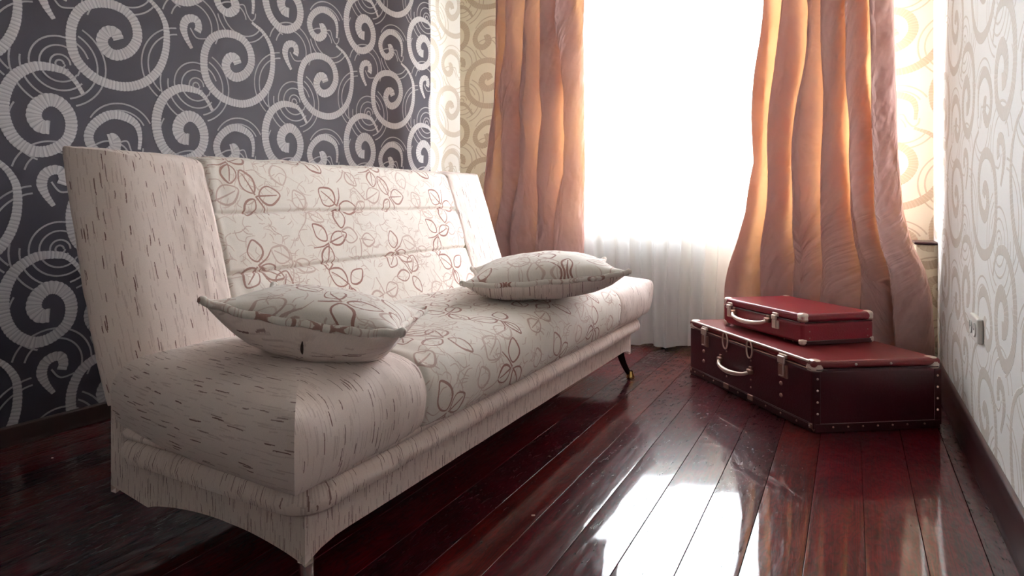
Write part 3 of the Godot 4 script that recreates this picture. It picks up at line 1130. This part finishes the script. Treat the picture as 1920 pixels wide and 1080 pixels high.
func curtains() -> void:
	var flat := func(y: float) -> Callable: return func(_s: float) -> float: return y
	var hem := func(s: float) -> float: return 0.012 + 0.008 * sin(s * 60.0) + 0.035 * exp(-pow((s - 0.62) / 0.05, 2.0))
	var sh := obj("sheer_curtain", cloth([[2.45, -1.75, 0.0, 0.010, 0.0], [1.0, -1.72, -0.1, 0.011, 0.0], [0.0, -1.66, -0.22, 0.014, 0.0]], -3.405, 22.0, 0.4, 60, 420, 1.0, 0.004, hem), M.sheer)
	tag(sh, "sheer white net curtain hanging across the bright window between the drapes", "curtain")
	var lc := obj("drape", cloth([[2.45, -1.90, -1.40, 0.035, 0.0], [2.0, -1.905, -1.384, 0.04, 0.0], [1.0, -1.94, -1.36, 0.045, 0.0], [0.47, -1.96, -1.375, 0.05, 0.0], [0.0, -1.98, -1.37, 0.05, 0.0]], -3.325, 4.5, 1.2, 70, 380, 5.4, 0.010, flat.call(0.006)), M.curtain)
	tag(lc, "dusty pink taffeta drape left of the window, behind the sofa", "curtain", "taffeta drapes at the window")
	var rc := obj("drape", cloth([[2.45, -0.42, 0.10, 0.030, 0.0], [1.70, -0.405, 0.118, 0.038, 0.0], [1.0, -0.45, 0.135, 0.042, 0.0], [0.75, -0.47, 0.155, 0.045, 0.0], [0.60, -0.50, 0.19, 0.045, 0.0], [0.50, -0.52, 0.235, 0.045, 0.0], [0.38, -0.54, 0.262, 0.04, 0.0], [0.17, -0.555, 0.272, 0.036, 0.0], [0.0, -0.56, 0.275, 0.03, 0.0]], -3.335, 5.5, 0.3, 80, 460, 5.0, 0.012, flat.call(0.006), 0.80), M.curtain)
	tag(rc, "dusty pink taffeta drape flaring to the floor behind the stacked suitcases", "curtain", "taffeta drapes at the window")

func _ready() -> void:
	# camera: level, with the lens shifted down
	var cam := Camera3D.new()
	cam.name = "camera"
	cam.projection = Camera3D.PROJECTION_FRUSTUM
	cam.near = 0.05
	cam.far = 60.0
	cam.size = 0.05 * 1080.0 / 1200.0
	cam.frustum_offset = Vector2(0, -0.05 * 165.0 / 1200.0)
	cam.position = Vector3(0, 0.8, 0)
	cam.rotation_degrees = Vector3(0, 28.8, 0)
	add_child(cam)
	cam.current = true
	# overcast daylight
	var env := Environment.new()
	var sky := Sky.new()
	var sm := ProceduralSkyMaterial.new()
	sm.sky_top_color = Color(0.93, 0.96, 1.0)
	sm.sky_horizon_color = Color(1.0, 1.0, 1.0)
	sm.ground_horizon_color = Color(0.80, 0.80, 0.78)
	sm.ground_bottom_color = Color(0.55, 0.55, 0.52)
	sm.sun_angle_max = 1.0
	sky.sky_material = sm
	env.background_mode = Environment.BG_SKY
	env.sky = sky
	env.background_energy_multiplier = 1.0
	env.tonemap_mode = Environment.TONE_MAPPER_LINEAR
	env.tonemap_exposure = 49.0
	env.sdfgi_enabled = true
	env.ssao_enabled = true
	env.ssil_enabled = true
	var we := WorldEnvironment.new()
	we.name = "environment"
	we.environment = env
	add_child(we)

	noise.seed = 4
	noise.frequency = 1.0
	noise.fractal_octaves = 3
	materials()
	room()
	curtains()
	sofa()
	var so := Vector3(-0.927, 0, -0.873)
	pillow("throw_pillow", "nearer leaf-patterned throw pillow with striped underside, on the near end of the sofa seat", so + Vector3(-0.165, 0.535, -0.225), 0.39, 0.115, deg_to_rad(-60.0), Vector3(-0.13, 0, -0.11), true, 0.105)
	pillow("throw_pillow", "farther leaf-patterned throw pillow lying on the sofa seat by the window end", so + Vector3(-0.085, 0.53, -1.19), 0.51, 0.165, deg_to_rad(29.0), Vector3(0.02, 0, 0.07), false)
	var d1 := deg_to_rad(226.0)
	var d2 := deg_to_rad(-35.0)
	suitcase("large dark maroon suitcase with metal corners lying flat on the plank floor", Vector3(-0.152, 0.0, -2.423), Vector3(cos(d1), 0, sin(d1)), Vector3(cos(d2), 0, sin(d2)), 0.80, 0.246, 0.475, 0.218, false)
	d1 = deg_to_rad(220.5)
	d2 = deg_to_rad(-41.0)
	suitcase("small bright red suitcase stacked on top of the large maroon one", Vector3(-0.203, 0.2465, -2.645), Vector3(cos(d1), 0, sin(d1)), Vector3(cos(d2), 0, sin(d2)), 0.45, 0.122, 0.315, 0.090, true)
	# flakes of paint on the floor
	for f in [[-0.733, -1.445, 0.010, "white paint flake on the red planks in front of the sofa"], [-2.20, -1.05, 0.007, "tiny pale paint flake on the dark floor left of the sofa base"]]:
		var b := Mb.new()
		b.box(Vector3(0, 0.0022, 0), Vector3(f[2], 0.003, f[2] * 0.5), 0.0012)
		var o := obj("paint_flake", b.mesh(), M.flake)
		o.position = Vector3(f[0], 0.0, f[1])
		o.rotation.y = 0.6
		tag(o, f[3], "debris", "paint flakes on the floor")
